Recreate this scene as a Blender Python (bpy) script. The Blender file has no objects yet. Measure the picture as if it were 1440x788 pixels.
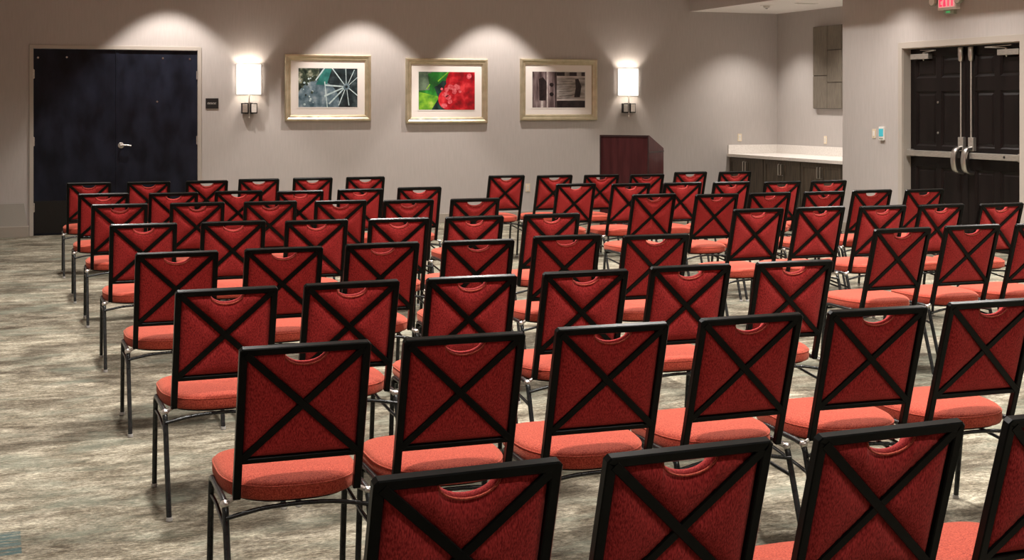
import bpy, bmesh, math, random
from mathutils import Vector, Matrix
random.seed(7)
PI = math.pi
SC = bpy.context.scene
COL = SC.collection

# ------------------------------------------------------------------ camera
TH = math.radians(21.0)          # the camera looks 21 degrees to the right of the room's long axis
FPX, Y0, HC = 1900.0, 149.45, 1.65
cam_d = bpy.data.cameras.new('camera')
cam = bpy.data.objects.new('camera', cam_d)
COL.objects.link(cam)
cam.location = (0, 0, HC)
cam.rotation_euler = (PI / 2, 0, -TH)
cam_d.sensor_width = 36.0
cam_d.lens = 36.0 * FPX / 1440.0
cam_d.shift_y = -(394.0 - Y0) / 1440.0
cam_d.clip_end = 100
SC.camera = cam

# ------------------------------------------------------------------ world, exposure, lights
world = bpy.data.worlds.new('world')
SC.world = world
world.use_nodes = True
world.node_tree.nodes['Background'].inputs[0].default_value = (1, .95, .9, 1)
world.node_tree.nodes['Background'].inputs[1].default_value = 0.05
SC.view_settings.view_transform = 'Standard'
SC.view_settings.look = 'None'
SC.view_settings.gamma = 1.0
SC.view_settings.use_curve_mapping = False
SC.view_settings.exposure = 0.14

BACK, RIGHT, RECESS, LEFT, REAR = 18.2, 10.44, 11.42, -0.8, -2.5
CEIL, SOFFIT = 3.9, 3.09
END = 15.05                       # where the right wall stops and the recess opens


def cast(px, py, u=None, v=None, z=None):
    """where the sight line through a photo point meets a plane of the room"""
    x = (px - 720) / FPX
    dz = -(py - Y0) / FPX
    du = math.cos(TH) * x + math.sin(TH)
    dv = -math.sin(TH) * x + math.cos(TH)
    t = u / du if u is not None else v / dv if v is not None else (z - HC) / dz
    return Vector((t * du, t * dv, HC + t * dz))


def light(kind, loc, power, color=(1, .94, .89), size=.1, angle=80, blend=.3, spread=150, aim=None):
    d = bpy.data.lights.new('lamp_light', kind)
    d.energy = power
    d.color = color
    if kind == 'AREA':
        d.shape = 'DISK'
        d.size = size
        d.spread = math.radians(spread)
    elif kind == 'SPOT':
        d.shadow_soft_size = size
        d.spot_size = math.radians(angle)
        d.spot_blend = blend
    else:
        d.shadow_soft_size = size
    o = bpy.data.objects.new('lamp_light', d)
    o.location = loc
    if aim is not None:
        o.rotation_euler = (Vector(aim) - Vector(loc)).to_track_quat('-Z', 'Y').to_euler()
    COL.objects.link(o)
    return o


# general downlights of the room
ROOM_W = 80
for gy, gain in ((.8, .36), (3.6, .78), (6.4, 1), (9.2, 1.1), (12.0, .95), (14.6, .6)):
    for gx in (1.0, 3.6, 6.2, 8.8):
        light('AREA', (gx, gy, CEIL - .02), ROOM_W * gain * (.85 if gx < 3 else 1.08), size=.26, spread=122)
# wall washers in front of the back wall
for px, ang in ((238, 80), (508, 76), (690, 75.5)):
    p = cast(px, 20, v=BACK)
    light('SPOT', (p.x, BACK - .80, CEIL - .02), 330, color=(1, .91, .85), size=.045, angle=ang, blend=.3)
# recess lamps over the counter
light('SPOT', (10.66, 17.45, SOFFIT - .02), 135, color=(1, .92, .86), size=.07, angle=108, blend=.75)
light('SPOT', (10.72, 15.9, SOFFIT - .02), 165, color=(1, .92, .86), size=.08, angle=116, blend=.7)
# washers on the right wall
light('SPOT', (RIGHT - .48, 13.7, SOFFIT - .015), 36, color=(1, .91, .85), size=.04, angle=138, blend=.8)
light('SPOT', (RIGHT - .38, 9.6, SOFFIT - .015), 35, color=(1, .91, .85), size=.04, angle=126, blend=.45)


# ------------------------------------------------------------------ materials
def mat(name, col=(.5, .5, .5), rough=.6, metal=0.0, spec=.5, sheen=0.0, sheen_tint=(1, 1, 1), emit=None, es=0.0, coat=0.0):
    m = bpy.data.materials.new(name)
    m.use_nodes = True
    b = m.node_tree.nodes['Principled BSDF']
    b.inputs['Base Color'].default_value = (*col, 1)
    b.inputs['Roughness'].default_value = rough
    b.inputs['Metallic'].default_value = metal
    b.inputs['Specular IOR Level'].default_value = spec
    b.inputs['Sheen Weight'].default_value = sheen
    b.inputs['Sheen Tint'].default_value = (*sheen_tint, 1)
    b.inputs['Coat Weight'].default_value = coat
    if emit:
        b.inputs['Emission Color'].default_value = (*emit, 1)
        b.inputs['Emission Strength'].default_value = es
    return m


def nd(m, t, **kw):
    n = m.node_tree.nodes.new(t)
    for k, v in kw.items():
        setattr(n, k, v)
    return n


def lk(m, a, b):
    m.node_tree.links.new(a, b)


def noise_color(m, scale, c1, c2, stretch=(1, 1, 1), detail=4, lo=.35, hi=.65, bump=0.0, bscale=None, bdist=.002, coords='Object'):
    b = m.node_tree.nodes['Principled BSDF']
    tc = nd(m, 'ShaderNodeTexCoord')
    mp = nd(m, 'ShaderNodeMapping')
    mp.inputs['Scale'].default_value = stretch
    lk(m, tc.outputs[coords], mp.inputs[0])
    n = nd(m, 'ShaderNodeTexNoise')
    n.inputs['Scale'].default_value = scale
    n.inputs['Detail'].default_value = detail
    lk(m, mp.outputs[0], n.inputs['Vector'])
    r = nd(m, 'ShaderNodeValToRGB')
    r.color_ramp.elements[0].position = lo
    r.color_ramp.elements[0].color = (*c1, 1)
    r.color_ramp.elements[1].position = hi
    r.color_ramp.elements[1].color = (*c2, 1)
    lk(m, n.outputs[0], r.inputs[0])
    lk(m, r.outputs[0], b.inputs['Base Color'])
    if bump:
        n2 = nd(m, 'ShaderNodeTexNoise')
        n2.inputs['Scale'].default_value = bscale or scale * 4
        n2.inputs['Detail'].default_value = 2
        lk(m, mp.outputs[0], n2.inputs['Vector'])
        bp = nd(m, 'ShaderNodeBump')
        bp.inputs['Strength'].default_value = bump
        bp.inputs['Distance'].default_value = bdist
        lk(m, n2.outputs[0], bp.inputs['Height'])
        lk(m, bp.outputs[0], b.inputs['Normal'])
    return m


M = {}
M['wall'] = noise_color(mat('wall_paint', rough=.75, spec=.25), 60, (.445, .412, .388), (.472, .438, .414), stretch=(1, 1, .08), detail=2, bump=.12, bscale=140)
M['ceiling'] = noise_color(mat('ceiling_paint', rough=.9, spec=.2), 30, (.83, .80, .76), (.87, .84, .80), bump=.1, bscale=200)
M['base'] = mat('baseboard_paint', (.36, .32, .27), .5)
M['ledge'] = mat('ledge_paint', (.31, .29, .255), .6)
M['casing'] = mat('door_casing_paint', (.43, .39, .34), .45)
M['black_metal'] = noise_color(mat('black_satin_metal', (.012, .012, .012), .28, 0.0, .11), 30, (.0022, .0024, .0022), (.004, .0045, .004))
M['leg_metal'] = noise_color(mat('dark_chair_leg_metal', (.02, .021, .02), .26, .6, .45), 40, (.020, .022, .022), (.04, .043, .043))
M['chrome'] = mat('bright_steel', (.62, .60, .57), .28, 1.0)
M['brushed'] = noise_color(mat('brushed_steel', (.6, .58, .54), .42, .9), 20, (.50, .48, .44), (.66, .63, .58), stretch=(1, 1, 12))
M['fabric'] = noise_color(mat('red_seat_fabric', rough=.82, spec=.2, sheen=.30, sheen_tint=(1, .50, .34)), 230, (.19, .015, .009), (.44, .072, .040), stretch=(1, 1, 1), detail=1, lo=.3, hi=.7, bump=.6, bscale=260, bdist=.002)
M['back_fabric'] = noise_color(mat('red_back_fabric', rough=.85, spec=.2, sheen=.16, sheen_tint=(1, .42, .34)), 210, (.17, .005, .007), (.45, .034, .032), stretch=(1.6, 1.6, .45), detail=1, lo=.3, hi=.7, bump=.6, bscale=230, bdist=.002)
M['pan'] = mat('black_underside_cloth', (.012, .011, .011), .9)
M['glide'] = mat('grey_glide_plastic', (.35, .34, .32), .4)
M['black_door'] = noise_color(mat('black_door_laminate', (.012, .013, .02), .38, 0, .18), 5, (.0055, .0065, .011), (.015, .018, .031), stretch=(1, 1, .5))
M['kick'] = mat('black_kick_plate', (.004, .004, .004), .35)
M['brown_door'] = noise_color(mat('espresso_door_paint', (.02, .013, .012), .36, 0, .2), 8, (.005, .0034, .0032), (.0095, .0064, .006), stretch=(1, 1, .2))
M['cab'] = noise_color(mat('dark_taupe_wood', rough=.5), 12, (.042, .032, .021), (.098, .074, .050), stretch=(3, 3, .3))
M['gap'] = mat('cabinet_gap', (.008, .006, .005), .8)
M['quartz'] = noise_color(mat('white_quartz', rough=.25), 40, (.74, .70, .65), (.83, .79, .74))
M['gold'] = noise_color(mat('champagne_frame', rough=.34, metal=.75), 9, (.56, .49, .33), (.68, .60, .43), stretch=(1, 1, 1))
M['matboard'] = mat('ivory_mat_board', (.84, .79, .74), .8)
M['plate'] = mat('ivory_plastic', (.72, .62, .46), .4)
M['white_plastic'] = mat('white_plastic', (.80, .77, .72), .4)
M['dark'] = mat('black_plastic', (.01, .01, .01), .4)
M['text'] = mat('pale_lettering', (.62, .60, .55), .5)
M['teal_screen'] = mat('teal_display', (.05, .42, .50), .3, emit=(.1, .65, .75), es=.15)
M['exit_red'] = mat('exit_red_letters', (.75, .02, .04), .4, emit=(1, .03, .08), es=1.4)
M['exit_face'] = mat('exit_pink_face', (.75, .45, .42), .4, emit=(1, .42, .42), es=.45)
M['green'] = mat('green_indicator', (.05, .4, .12), .4, emit=(.1, .8, .25), es=.3)
M['lamp_head'] = mat('grey_green_lamp_head', (.30, .34, .27), .35)
M['cherry'] = noise_color(mat('dark_cherry_wood', rough=.34, spec=.22), 6, (.034, .0075, .0085), (.056, .013, .014), stretch=(3, 3, .35))
M['cherry_edge'] = mat('dark_cherry_edge', (.018, .006, .006), .4)
M['taupe_panel'] = noise_color(mat('taupe_art_panel', rough=.5, metal=.3), 14, (.165, .140, .110), (.225, .195, .152), stretch=(1, 6, .6))
M['art_edge'] = mat('dark_art_edge', (.06, .048, .036), .5)
M['shade'] = mat('glowing_white_shade', (.9, .88, .84), .7, emit=(1, .94, .88), es=1.0)


def carpet_mat():
    m = mat('streaked_carpet', rough=.96, spec=.1)
    b = m.node_tree.nodes['Principled BSDF']
    tc = nd(m, 'ShaderNodeTexCoord')
    sep = nd(m, 'ShaderNodeSeparateXYZ')
    lk(m, tc.outputs['Object'], sep.inputs[0])

    def nz(scale, st, detail, rough=.6, dist=0.0):
        mp = nd(m, 'ShaderNodeMapping')
        mp.inputs['Scale'].default_value = st
        lk(m, tc.outputs['Object'], mp.inputs[0])
        n = nd(m, 'ShaderNodeTexNoise')
        n.inputs['Scale'].default_value = scale
        n.inputs['Detail'].default_value = detail
        n.inputs['Roughness'].default_value = rough
        n.inputs['Distortion'].default_value = dist
        lk(m, mp.outputs[0], n.inputs['Vector'])
        return n.outputs[0]

    def ramp(src, stops):
        r = nd(m, 'ShaderNodeValToRGB')
        e = r.color_ramp.elements
        while len(e) < len(stops):
            e.new(.5)
        for i, (p, c) in enumerate(stops):
            e[i].position = p
            e[i].color = (*c, 1)
        lk(m, src, r.inputs[0])
        return r.outputs[0]

    def mix(fac, a, c, mode='MIX'):
        x = nd(m, 'ShaderNodeMix', data_type='RGBA', blend_type=mode)
        if isinstance(fac, float):
            x.inputs[0].default_value = fac
        else:
            lk(m, fac, x.inputs[0])
        for s, q in ((6, a), (7, c)):
            if isinstance(q, tuple):
                x.inputs[s].default_value = (*q, 1)
            else:
                lk(m, q, x.inputs[s])
        return x.outputs[2]

    def math_(op, a, c=None):
        x = nd(m, 'ShaderNodeMath', operation=op)
        for i, q in enumerate((a, c)):
            if q is None:
                continue
            if isinstance(q, (int, float)):
                x.inputs[i].default_value = q
            else:
                lk(m, q, x.inputs[i])
        return x.outputs[0]
    streak = nz(4.5, (.75, 1.5, 1), 10, .82, .4)
    big = nz(1.0, (.8, 1.25, 1), 5, .65, .8)
    fine = nz(26, (.4, 1.25, 1), 6, .85)
    c = ramp(streak, [(.36, (.075, .064, .048)), (.46, (.150, .134, .106)), (.54, (.235, .218, .180)), (.65, (.36, .34, .285))])
    c2 = ramp(big, [(.42, (.36, .33, .28)), (.49, (.80, .77, .71)), (.56, (1.22, 1.21, 1.13))])
    c = mix(.75, c, c2, 'MULTIPLY')
    c3 = ramp(fine, [(.34, (.50, .49, .46)), (.50, (.97, .96, .94)), (.66, (1.40, 1.39, 1.35))])
    c = mix(.75, c, c3, 'MULTIPLY')
    c4 = ramp(nz(75, (.6, 1.0, 1), 3, .8), [(.36, (.45, .44, .42)), (.50, (.95, .95, .94)), (.62, (1.5, 1.5, 1.47))])
    c = mix(.8, c, c4, 'MULTIPLY')
    tint = ramp(nz(2.3, (.7, 1.6, 1), 5, .6, .3), [(.50, (0, 0, 0)), (.64, (.45, .45, .45))])
    c = mix(tint, c, (.155, .178, .14))
    # teal inlay bars woven into the carpet here and there
    teal_pos = [(-.55, .098, 5.29, 5.58), (4.45, 4.75, 7.4, 8.2)]
    tot = None
    for (x0, x1, y0, y1) in teal_pos:
        a = math_('MULTIPLY', math_('GREATER_THAN', sep.outputs[0], x0), math_('LESS_THAN', sep.outputs[0], x1))
        d = math_('MULTIPLY', math_('GREATER_THAN', sep.outputs[1], y0), math_('LESS_THAN', sep.outputs[1], y1))
        q = math_('MULTIPLY', a, d)
        tot = q if tot is None else math_('MAXIMUM', tot, q)
    st = ramp(nz(16, (.3, 2.4, 1), 4, .7), [(.44, (.12, .12, .12)), (.54, (.85, .85, .85))])
    tm = math_('MULTIPLY', tot, st)
    c = mix(tm, c, (.035, .075, .080))
    lk(m, c, b.inputs['Base Color'])
    bp = nd(m, 'ShaderNodeBump')
    bp.inputs['Strength'].default_value = .5
    bp.inputs['Distance'].default_value = .004
    lk(m, nz(150, (.6, 1.6, 1), 2), bp.inputs['Height'])
    lk(m, bp.outputs[0], b.inputs['Normal'])
    return m


M['carpet'] = carpet_mat()


# ------------------------------------------------------------------ mesh helpers
def obj(name, bm, material, parent=None, smooth=False, loc=None):
    me = bpy.data.meshes.new(name)
    bmesh.ops.recalc_face_normals(bm, faces=bm.faces)
    bm.to_mesh(me)
    bm.free()
    mats = material if isinstance(material, (list, tuple)) else [material]
    for x in mats:
        me.materials.append(M[x])
    if smooth:
        for p in me.polygons:
            p.use_smooth = True
        if smooth is not True:
            me.set_sharp_from_angle(angle=math.radians(smooth))
    o = bpy.data.objects.new(name, me)
    COL.objects.link(o)
    if parent:
        o.parent = parent
    if loc:
        o.location = loc
    return o


def thing(name, label, cat, loc=(0, 0, 0), rz=0, group=None):
    o = bpy.data.objects.new(name, None)
    o.empty_display_size = .1
    COL.objects.link(o)
    o.location = loc
    o.rotation_euler = (0, 0, rz)
    o['label'] = label
    o['category'] = cat
    if group:
        o['group'] = group
    return o


def struct(name, bm, material, smooth=False):
    o = obj(name, bm, material, None, smooth)
    o['kind'] = 'structure'
    return o


def box(bm, x0, x1, y0, y1, z0, z1, mi=0, bevel=0.0):
    vs = [bm.verts.new((x, y, z)) for z in (z0, z1) for y in (y0, y1) for x in (x0, x1)]
    fs = []
    for q in ((0, 1, 3, 2), (4, 6, 7, 5), (0, 4, 5, 1), (2, 3, 7, 6), (0, 2, 6, 4), (1, 5, 7, 3)):
        f = bm.faces.new([vs[i] for i in q])
        f.material_index = mi
        fs.append(f)
    if bevel:
        es = list({e for f in fs for e in f.edges})
        r = bmesh.ops.bevel(bm, geom=es, offset=bevel, segments=2, profile=.6, affect='EDGES')
        for f in r['faces']:
            f.material_index = mi
    return vs


def nb():
    return bmesh.new()


def bbox(*a, **k):
    bm = nb()
    box(bm, *a, **k)
    return bm


def arc_fillet(pts, rad, seg=5):
    """rounds the inner corners of a polyline"""
    pts = [Vector(p) for p in pts]
    out = [pts[0]]
    for i in range(1, len(pts) - 1):
        p, a, c = pts[i], pts[i - 1], pts[i + 1]
        d1, d2 = (a - p), (c - p)
        r = min(rad, d1.length * .45, d2.length * .45)
        s, e = p + d1.normalized() * r, p + d2.normalized() * r
        for k in range(seg + 1):
            t = k / seg
            out.append(s * (1 - t) ** 2 + p * 2 * t * (1 - t) + e * t ** 2)
    out.append(pts[-1])
    return out


def tube(bm, pts, r, n=10, prof=None, normal=None, cap=True, mi=0):
    """sweeps a round (or given) section along a polyline"""
    pts = [Vector(p) for p in pts]
    if prof is None:
        prof = [(r * math.cos(2 * PI * k / n), r * math.sin(2 * PI * k / n)) for k in range(n)]
    n = len(prof)
    T = []
    for i in range(len(pts)):
        if i == 0:
            t = pts[1] - pts[0]
        elif i == len(pts) - 1:
            t = pts[-1] - pts[-2]
        else:
            t = (pts[i] - pts[i - 1]).normalized() + (pts[i + 1] - pts[i]).normalized()
        T.append(t.normalized())
    if normal is None:
        up = Vector((0, 0, 1)) if abs(T[0].z) < .9 else Vector((1, 0, 0))
        Nn = (up - T[0] * up.dot(T[0])).normalized()
    else:
        Nn = Vector(normal).normalized()
    rings = []
    for i, p in enumerate(pts):
        if normal is None:
            Nn = (Nn - T[i] * Nn.dot(T[i])).normalized()
        S = T[i].cross(Nn).normalized()
        k = 1.0
        if 0 < i < len(pts) - 1:
            cosang = (pts[i + 1] - pts[i]).normalized().dot(T[i])
            k = 1 / max(.5, cosang)
        rings.append([bm.verts.new(p + S * (a * k) + Nn * c) for a, c in prof])
    for i in range(len(rings) - 1):
        for j in range(n):
            f = bm.faces.new((rings[i][j], rings[i][(j + 1) % n], rings[i + 1][(j + 1) % n], rings[i + 1][j]))
            f.material_index = mi
    if cap:
        bm.faces.new(rings[0][::-1]).material_index = mi
        bm.faces.new(rings[-1]).material_index = mi
    return bm


def lathe(bm, prof, c=(0, 0, 0), n=20, axis='Z', mi=0):
    """revolves (radius, height) pairs about an axis through c"""
    c = Vector(c)
    rings = []
    for r, h in prof:
        ring = []
        for k in range(n):
            a = 2 * PI * k / n
            q = (r * math.cos(a), r * math.sin(a), h)
            if axis == 'X':
                q = (h, q[0], q[1])
            elif axis == 'Y':
                q = (q[0], h, q[1])
            ring.append(bm.verts.new(c + Vector(q)))
        rings.append(ring)
    for i in range(len(rings) - 1):
        for k in range(n):
            bm.faces.new((rings[i][k], rings[i][(k + 1) % n], rings[i + 1][(k + 1) % n], rings[i + 1][k])).material_index = mi
    bm.faces.new(rings[0][::-1]).material_index = mi
    bm.faces.new(rings[-1]).material_index = mi
    return bm


def sqprof(a, b, c=.003):
    return [(a, b - c), (a - c, b), (-a + c, b), (-a, b - c), (-a, -b + c), (-a + c, -b), (a - c, -b), (a, -b + c)]


# ------------------------------------------------------------------ the room
TK = .2
struct('floor', bbox(LEFT - TK, RECESS + TK, REAR - TK, BACK + TK, -.1, 0), 'carpet')
struct('ceiling', bbox(LEFT - TK, RECESS + TK, REAR - TK, BACK + TK, CEIL, CEIL + .1), 'ceiling')
# dropped ceiling over the recess and along the right wall
bm = bbox(9.88, RECESS, REAR, BACK, SOFFIT, CEIL)
bm.faces.ensure_lookup_table()
for f in bm.faces:
    if f.calc_center_median().z > SOFFIT + .01:
        f.material_index = 1
struct('trim_1', bm, ['ceiling', 'wall'])

DL0, DL1, DTOP = .46, 2.54, 2.40         # opening of the black double door
bm = nb()
box(bm, LEFT - TK, DL0, BACK, BACK + TK, 0, CEIL)
box(bm, DL1, RECESS + TK, BACK, BACK + TK, 0, CEIL)
box(bm, DL0, DL1, BACK, BACK + TK, DTOP, CEIL)
struct('wall_back', bm, 'wall')
DR0, DR1, RTOP = 11.738, 13.80, 2.37      # opening of the brown double door
bm = nb()
box(bm, RIGHT, RIGHT + .22, DR1, END, 0, SOFFIT)
box(bm, RIGHT, RIGHT + .22, REAR, DR0, 0, SOFFIT)
box(bm, RIGHT, RIGHT + .22, DR0, DR1, RTOP, SOFFIT)
struct('wall_right', bm, 'wall')
struct('wall_recess', bbox(RECESS, RECESS + TK, END - .2, BACK, 0, CEIL), 'wall')
struct('wall_return', bbox(RIGHT + .22, RECESS, END - .12, END, 0, SOFFIT), 'wall')
struct('wall_left', bbox(LEFT - TK, LEFT, REAR, BACK, 0, CEIL), 'wall')
struct('wall_rear', bbox(LEFT - TK, RECESS + TK, REAR - TK, REAR, 0, CEIL), 'wall')


def baseboard(name, x0, x1, y0, y1):
    struct(name, bbox(x0, x1, y0, y1, 0, .13, bevel=.004), 'base')


baseboard('baseboard_back', DL1 + .05, 10.55, BACK - .014, BACK)
baseboard('baseboard_left_of_door', LEFT, DL0 - .05, BACK - .014, BACK)
baseboard('baseboard_right', RIGHT - .014, RIGHT, DR1 + .08, END)
baseboard('baseboard_right_near', RIGHT - .014, RIGHT, REAR, DR0 - .08)
baseboard('baseboard_left', LEFT, LEFT + .014, REAR, BACK - .014)


# ---- door_1: black flush double door in the back wall
def door_thing(name):
    o = bpy.data.objects.new(name, None)
    COL.objects.link(o)
    o['kind'] = 'structure'
    return o


d1 = door_thing('door_1')
bm = nb()
LY = BACK + .035
prof_w = .05
box(bm, DL0 - .035, DL0 + .015, BACK - .014, BACK + .10, 0, DTOP + .035, bevel=.003)
box(bm, DL1 - .015, DL1 + .035, BACK - .014, BACK + .10, 0, DTOP + .035, bevel=.003)
box(bm, DL0 - .035, DL1 + .035, BACK - .0145, BACK + .10, DTOP - .015, DTOP + .035, bevel=.003)
obj('door_frame', bm, 'casing', d1)
mid = cast(163, 200, v=BACK + .02).x
for (a, b) in ((DL0 + .018, mid - .002), (mid + .002, DL1 - .018)):
    leaf = obj('door_leaf', bbox(a, b, LY - .02, LY + .025, .012, DTOP - .02, bevel=.002), 'black_door', d1)
    kp = obj('kick_plate', bbox(a + .01, b - .01, LY - .0225, LY - .0195, .03, .44, bevel=.0008), 'kick', leaf)
    left_leaf = a < 1
    hx = DL0 + .012 if left_leaf else DL1 - .012
    for hz in (2.06, 1.2, .36):
        bm = nb()
        lathe(bm, [(.004, -.062), (.011, -.058), (.011, .058), (.004, .062)], (hx, BACK - .004, hz), 10)
        box(bm, hx - .018, hx + .018, BACK - .006, BACK + .015, hz - .055, hz + .055)
        obj('hinge', bm, 'brushed', leaf, 40)
    pts = [(53.5, 81), (94, 80.5)] if left_leaf else [(229, 82), (267, 83), (221, 143)]
    for (px, py) in pts:
        q = cast(px, py, v=LY - .02)
        obj('bolt_cap', lathe(nb(), [(.002, -.006), (.011, -.005), (.013, 0)], q, 12, 'Y'), 'chrome', leaf, 40)
    if not left_leaf:
        bm = nb()
        hq = cast(170, 204.5, v=LY - .02)
        lathe(bm, [(.03, -.012), (.038, -.008), (.038, 0)], hq, 20, 'Y')
        lathe(bm, [(.013, -.05), (.013, -.01)], hq, 12, 'Y')
        tube(bm, arc_fillet([hq + Vector((-.012, -.052, 0)), hq + Vector((.06, -.052, .004)), hq + Vector((.125, -.05, -.008))], .03), .0115, 10)
        obj('door_handle', bm, 'chrome', leaf, 40)
        box_ = bbox(mid - .002, mid + .03, LY - .026, LY - .02, .46, DTOP - .03, bevel=.001)
        obj('meeting_stile', box_, 'black_door', leaf)

# ---- door_2: brown panelled double door in the right wall, with exit bars
d2 = door_thing('door_2')
bm = nb()
LX = RIGHT + .11
for (a, b) in ((DR0 - .065, DR0 + .012), (DR1 - .012, DR1 + .065)):
    box(bm, RIGHT - .014, RIGHT + .004, a, b, 0, RTOP + .065, bevel=.003)
box(bm, RIGHT - .0145, RIGHT + .004, DR0 - .065, DR1 + .065, RTOP - .012, RTOP + .065, bevel=.003)
for (a, b) in ((DR0, DR0 + .02), (DR1 - .02, DR1)):
    box(bm, RIGHT + .002, RIGHT + .19, a, b, 0, RTOP)
box(bm, RIGHT + .002, RIGHT + .19, DR0, DR1, RTOP - .02, RTOP)
obj('door_frame', bm, 'casing', d2)
mv = cast(1362, 150, u=LX).y


def panel_leaf(ya, yb):
    """leaf facing -x with six recessed, raised-field panels"""
    x = LX
    w = yb - ya
    bm = nb()
    st = .105
    cols = [(ya + st, (ya + yb) / 2 - st * .42), ((ya + yb) / 2 + st * .42, yb - st)]
    rows = [(.25, .92), (1.17, 1.83), (1.99, 2.25)]
    ys = sorted({ya, yb, *[c for q in cols for c in q]})
    zs = sorted({.012, RTOP - .024, *[c for q in rows for c in q]})
    for i in range(len(ys) - 1):
        for j in range(len(zs) - 1):
            is_panel = any(abs(ys[i] - c[0]) < 1e-6 for c in cols) and any(abs(zs[j] - r[0]) < 1e-6 for r in rows)
            y0, y1, z0, z1 = ys[i], ys[i + 1], zs[j], zs[j + 1]
            if not is_panel:
                box(bm, x, x + .04, y0, y1, z0, z1)
            else:
                lv = [(0, 0), (.014, .016), (.018, .03), (.008, .055)]
                rings = []
                for dx, ins in lv:
                    rings.append([bm.verts.new((x + dx, *q)) for q in ((y0 + ins, z0 + ins), (y1 - ins, z0 + ins), (y1 - ins, z1 - ins), (y0 + ins, z1 - ins))])
                for a, b in zip(rings, rings[1:]):
                    for k in range(4):
                        bm.faces.new((a[k], a[(k + 1) % 4], b[(k + 1) % 4], b[k]))
                bm.faces.new(rings[-1])
    return bm


for (ya, yb) in ((mv + .003, DR1 - .024), (DR0 + .024, mv - .003)):
    far = ya > mv
    leaf = obj('door_leaf', panel_leaf(ya, yb), 'brown_door', d2)
    inner = ya if far else yb
    sgn = 1 if far else -1
    ry = inner + sgn * .085
    # vertical rod with its latch cases
    bm = nb()
    tube(bm, [(LX - .035, ry, 1.25), (LX - .035, ry, RTOP - .16)], .011, 10)
    obj('latch_rod', bm, 'brushed', leaf, 40)
    bm = nb()
    lathe(bm, [(.018, -.085), (.03, -.07), (.036, -.01), (.036, .07), (.03, .08)], (LX - .036, ry, RTOP - .115), 14)
    obj('top_latch', bm, 'chrome', leaf, 40)
    bm = nb()
    box(bm, LX - .045, LX, ry - .045, ry + .045, 1.13, 1.29, bevel=.006)
    obj('latch_case', bm, 'brushed', leaf)
    bm = nb()
    hy = ry
    tube(bm, arc_fillet([(LX - .02, hy, 1.17), (LX - .12, hy, 1.15), (LX - .145, hy, 1.03), (LX - .12, hy, .90), (LX - .02, hy, .875)], .06), .02, prof=sqprof(.02, .038, .006), normal=(0, 1, 0))
    obj('pull_handle', bm, 'chrome', leaf, 50)
    bm = nb()
    y_o = yb if far else ya
    bar0, bar1 = sorted((ry + sgn * .02, y_o - sgn * .02))
    box(bm, LX - .085, LX - .03, bar0, bar1, 1.045, 1.115, bevel=.006)
    box(bm, LX - .07, LX, y_o - sgn * .04 - .035, y_o - sgn * .04 + .035, 1.035, 1.125, bevel=.005)
    bar = obj('push_bar', bm, 'brushed', leaf)
    if not far:
        yy = cast(1412, 222, u=LX - .086).y
        obj('dogging_lock', lathe(nb(), [(.014, 0), (.016, .006)], (LX - .09, yy, 1.082), 12, 'X'), 'dark', bar, 40)
    # overhead closer: body on the leaf, arm to the frame
    cy = y_o - sgn * .24
    bm = nb()
    box(bm, LX - .065, LX, cy - .17, cy + .17, RTOP - .15, RTOP - .085, bevel=.006)
    lathe(bm, [(.004, -.05), (.016, -.03), (.016, .045)], (LX - .035, cy - sgn * .05, RTOP - .12), 12)
    clo = obj('door_closer', bm, 'brushed', leaf)
    bm = nb()
    tube(bm, [(LX - .035, cy - sgn * .05, RTOP - .07), (LX - .09, cy - sgn * .33, RTOP - .055)], .008, 8, prof=sqprof(.012, .005, .002))
    tube(bm, [(LX - .09, cy - sgn * .33, RTOP - .052), (LX - .02, cy + sgn * .02, RTOP - .04)], .008, 8, prof=sqprof(.012, .005, .002))
    obj('closer_arm', bm, 'brushed', clo)
    if far:
        for py in (144, 187):
            q = cast(1319, py, u=LX)
            obj('bolt_cap', lathe(nb(), [(.003, -.008), (.013, -.006), (.015, 0)], q, 12, 'X'), 'chrome', leaf, 40)

# ---- low ledge at the foot of the back wall, left of the black door
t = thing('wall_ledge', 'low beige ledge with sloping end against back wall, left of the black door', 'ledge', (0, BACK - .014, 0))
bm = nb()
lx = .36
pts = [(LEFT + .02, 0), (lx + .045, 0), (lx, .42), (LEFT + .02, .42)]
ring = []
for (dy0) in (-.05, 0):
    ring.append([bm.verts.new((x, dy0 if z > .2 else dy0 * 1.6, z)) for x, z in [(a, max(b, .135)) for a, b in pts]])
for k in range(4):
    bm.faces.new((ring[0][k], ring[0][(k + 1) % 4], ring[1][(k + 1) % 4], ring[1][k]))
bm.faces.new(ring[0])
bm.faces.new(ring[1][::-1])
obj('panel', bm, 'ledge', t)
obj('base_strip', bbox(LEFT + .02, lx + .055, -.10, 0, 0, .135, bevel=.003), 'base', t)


# ------------------------------------------------------------------ pictures
def art_mat(name):
    m = mat(name, rough=.35, spec=.4)
    return m


def gradient_art(name, stops, scale, stretch, detail=5, lo_vor=None):
    m = art_mat(name)
    b = m.node_tree.nodes['Principled BSDF']
    tc = nd(m, 'ShaderNodeTexCoord')
    mp = nd(m, 'ShaderNodeMapping')
    mp.inputs['Scale'].default_value = stretch
    lk(m, tc.outputs['Object'], mp.inputs[0])
    n = nd(m, 'ShaderNodeTexNoise')
    n.inputs['Scale'].default_value = scale
    n.inputs['Detail'].default_value = detail
    lk(m, mp.outputs[0], n.inputs['Vector'])
    r = nd(m, 'ShaderNodeValToRGB')
    e = r.color_ramp.elements
    while len(e) < len(stops):
        e.new(.5)
    for i, (p, c) in enumerate(stops):
        e[i].position = p
        e[i].color = (*c, 1)
    lk(m, n.outputs[0], r.inputs[0])
    lk(m, r.outputs[0], b.inputs['Base Color'])
    M[name] = m


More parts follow.
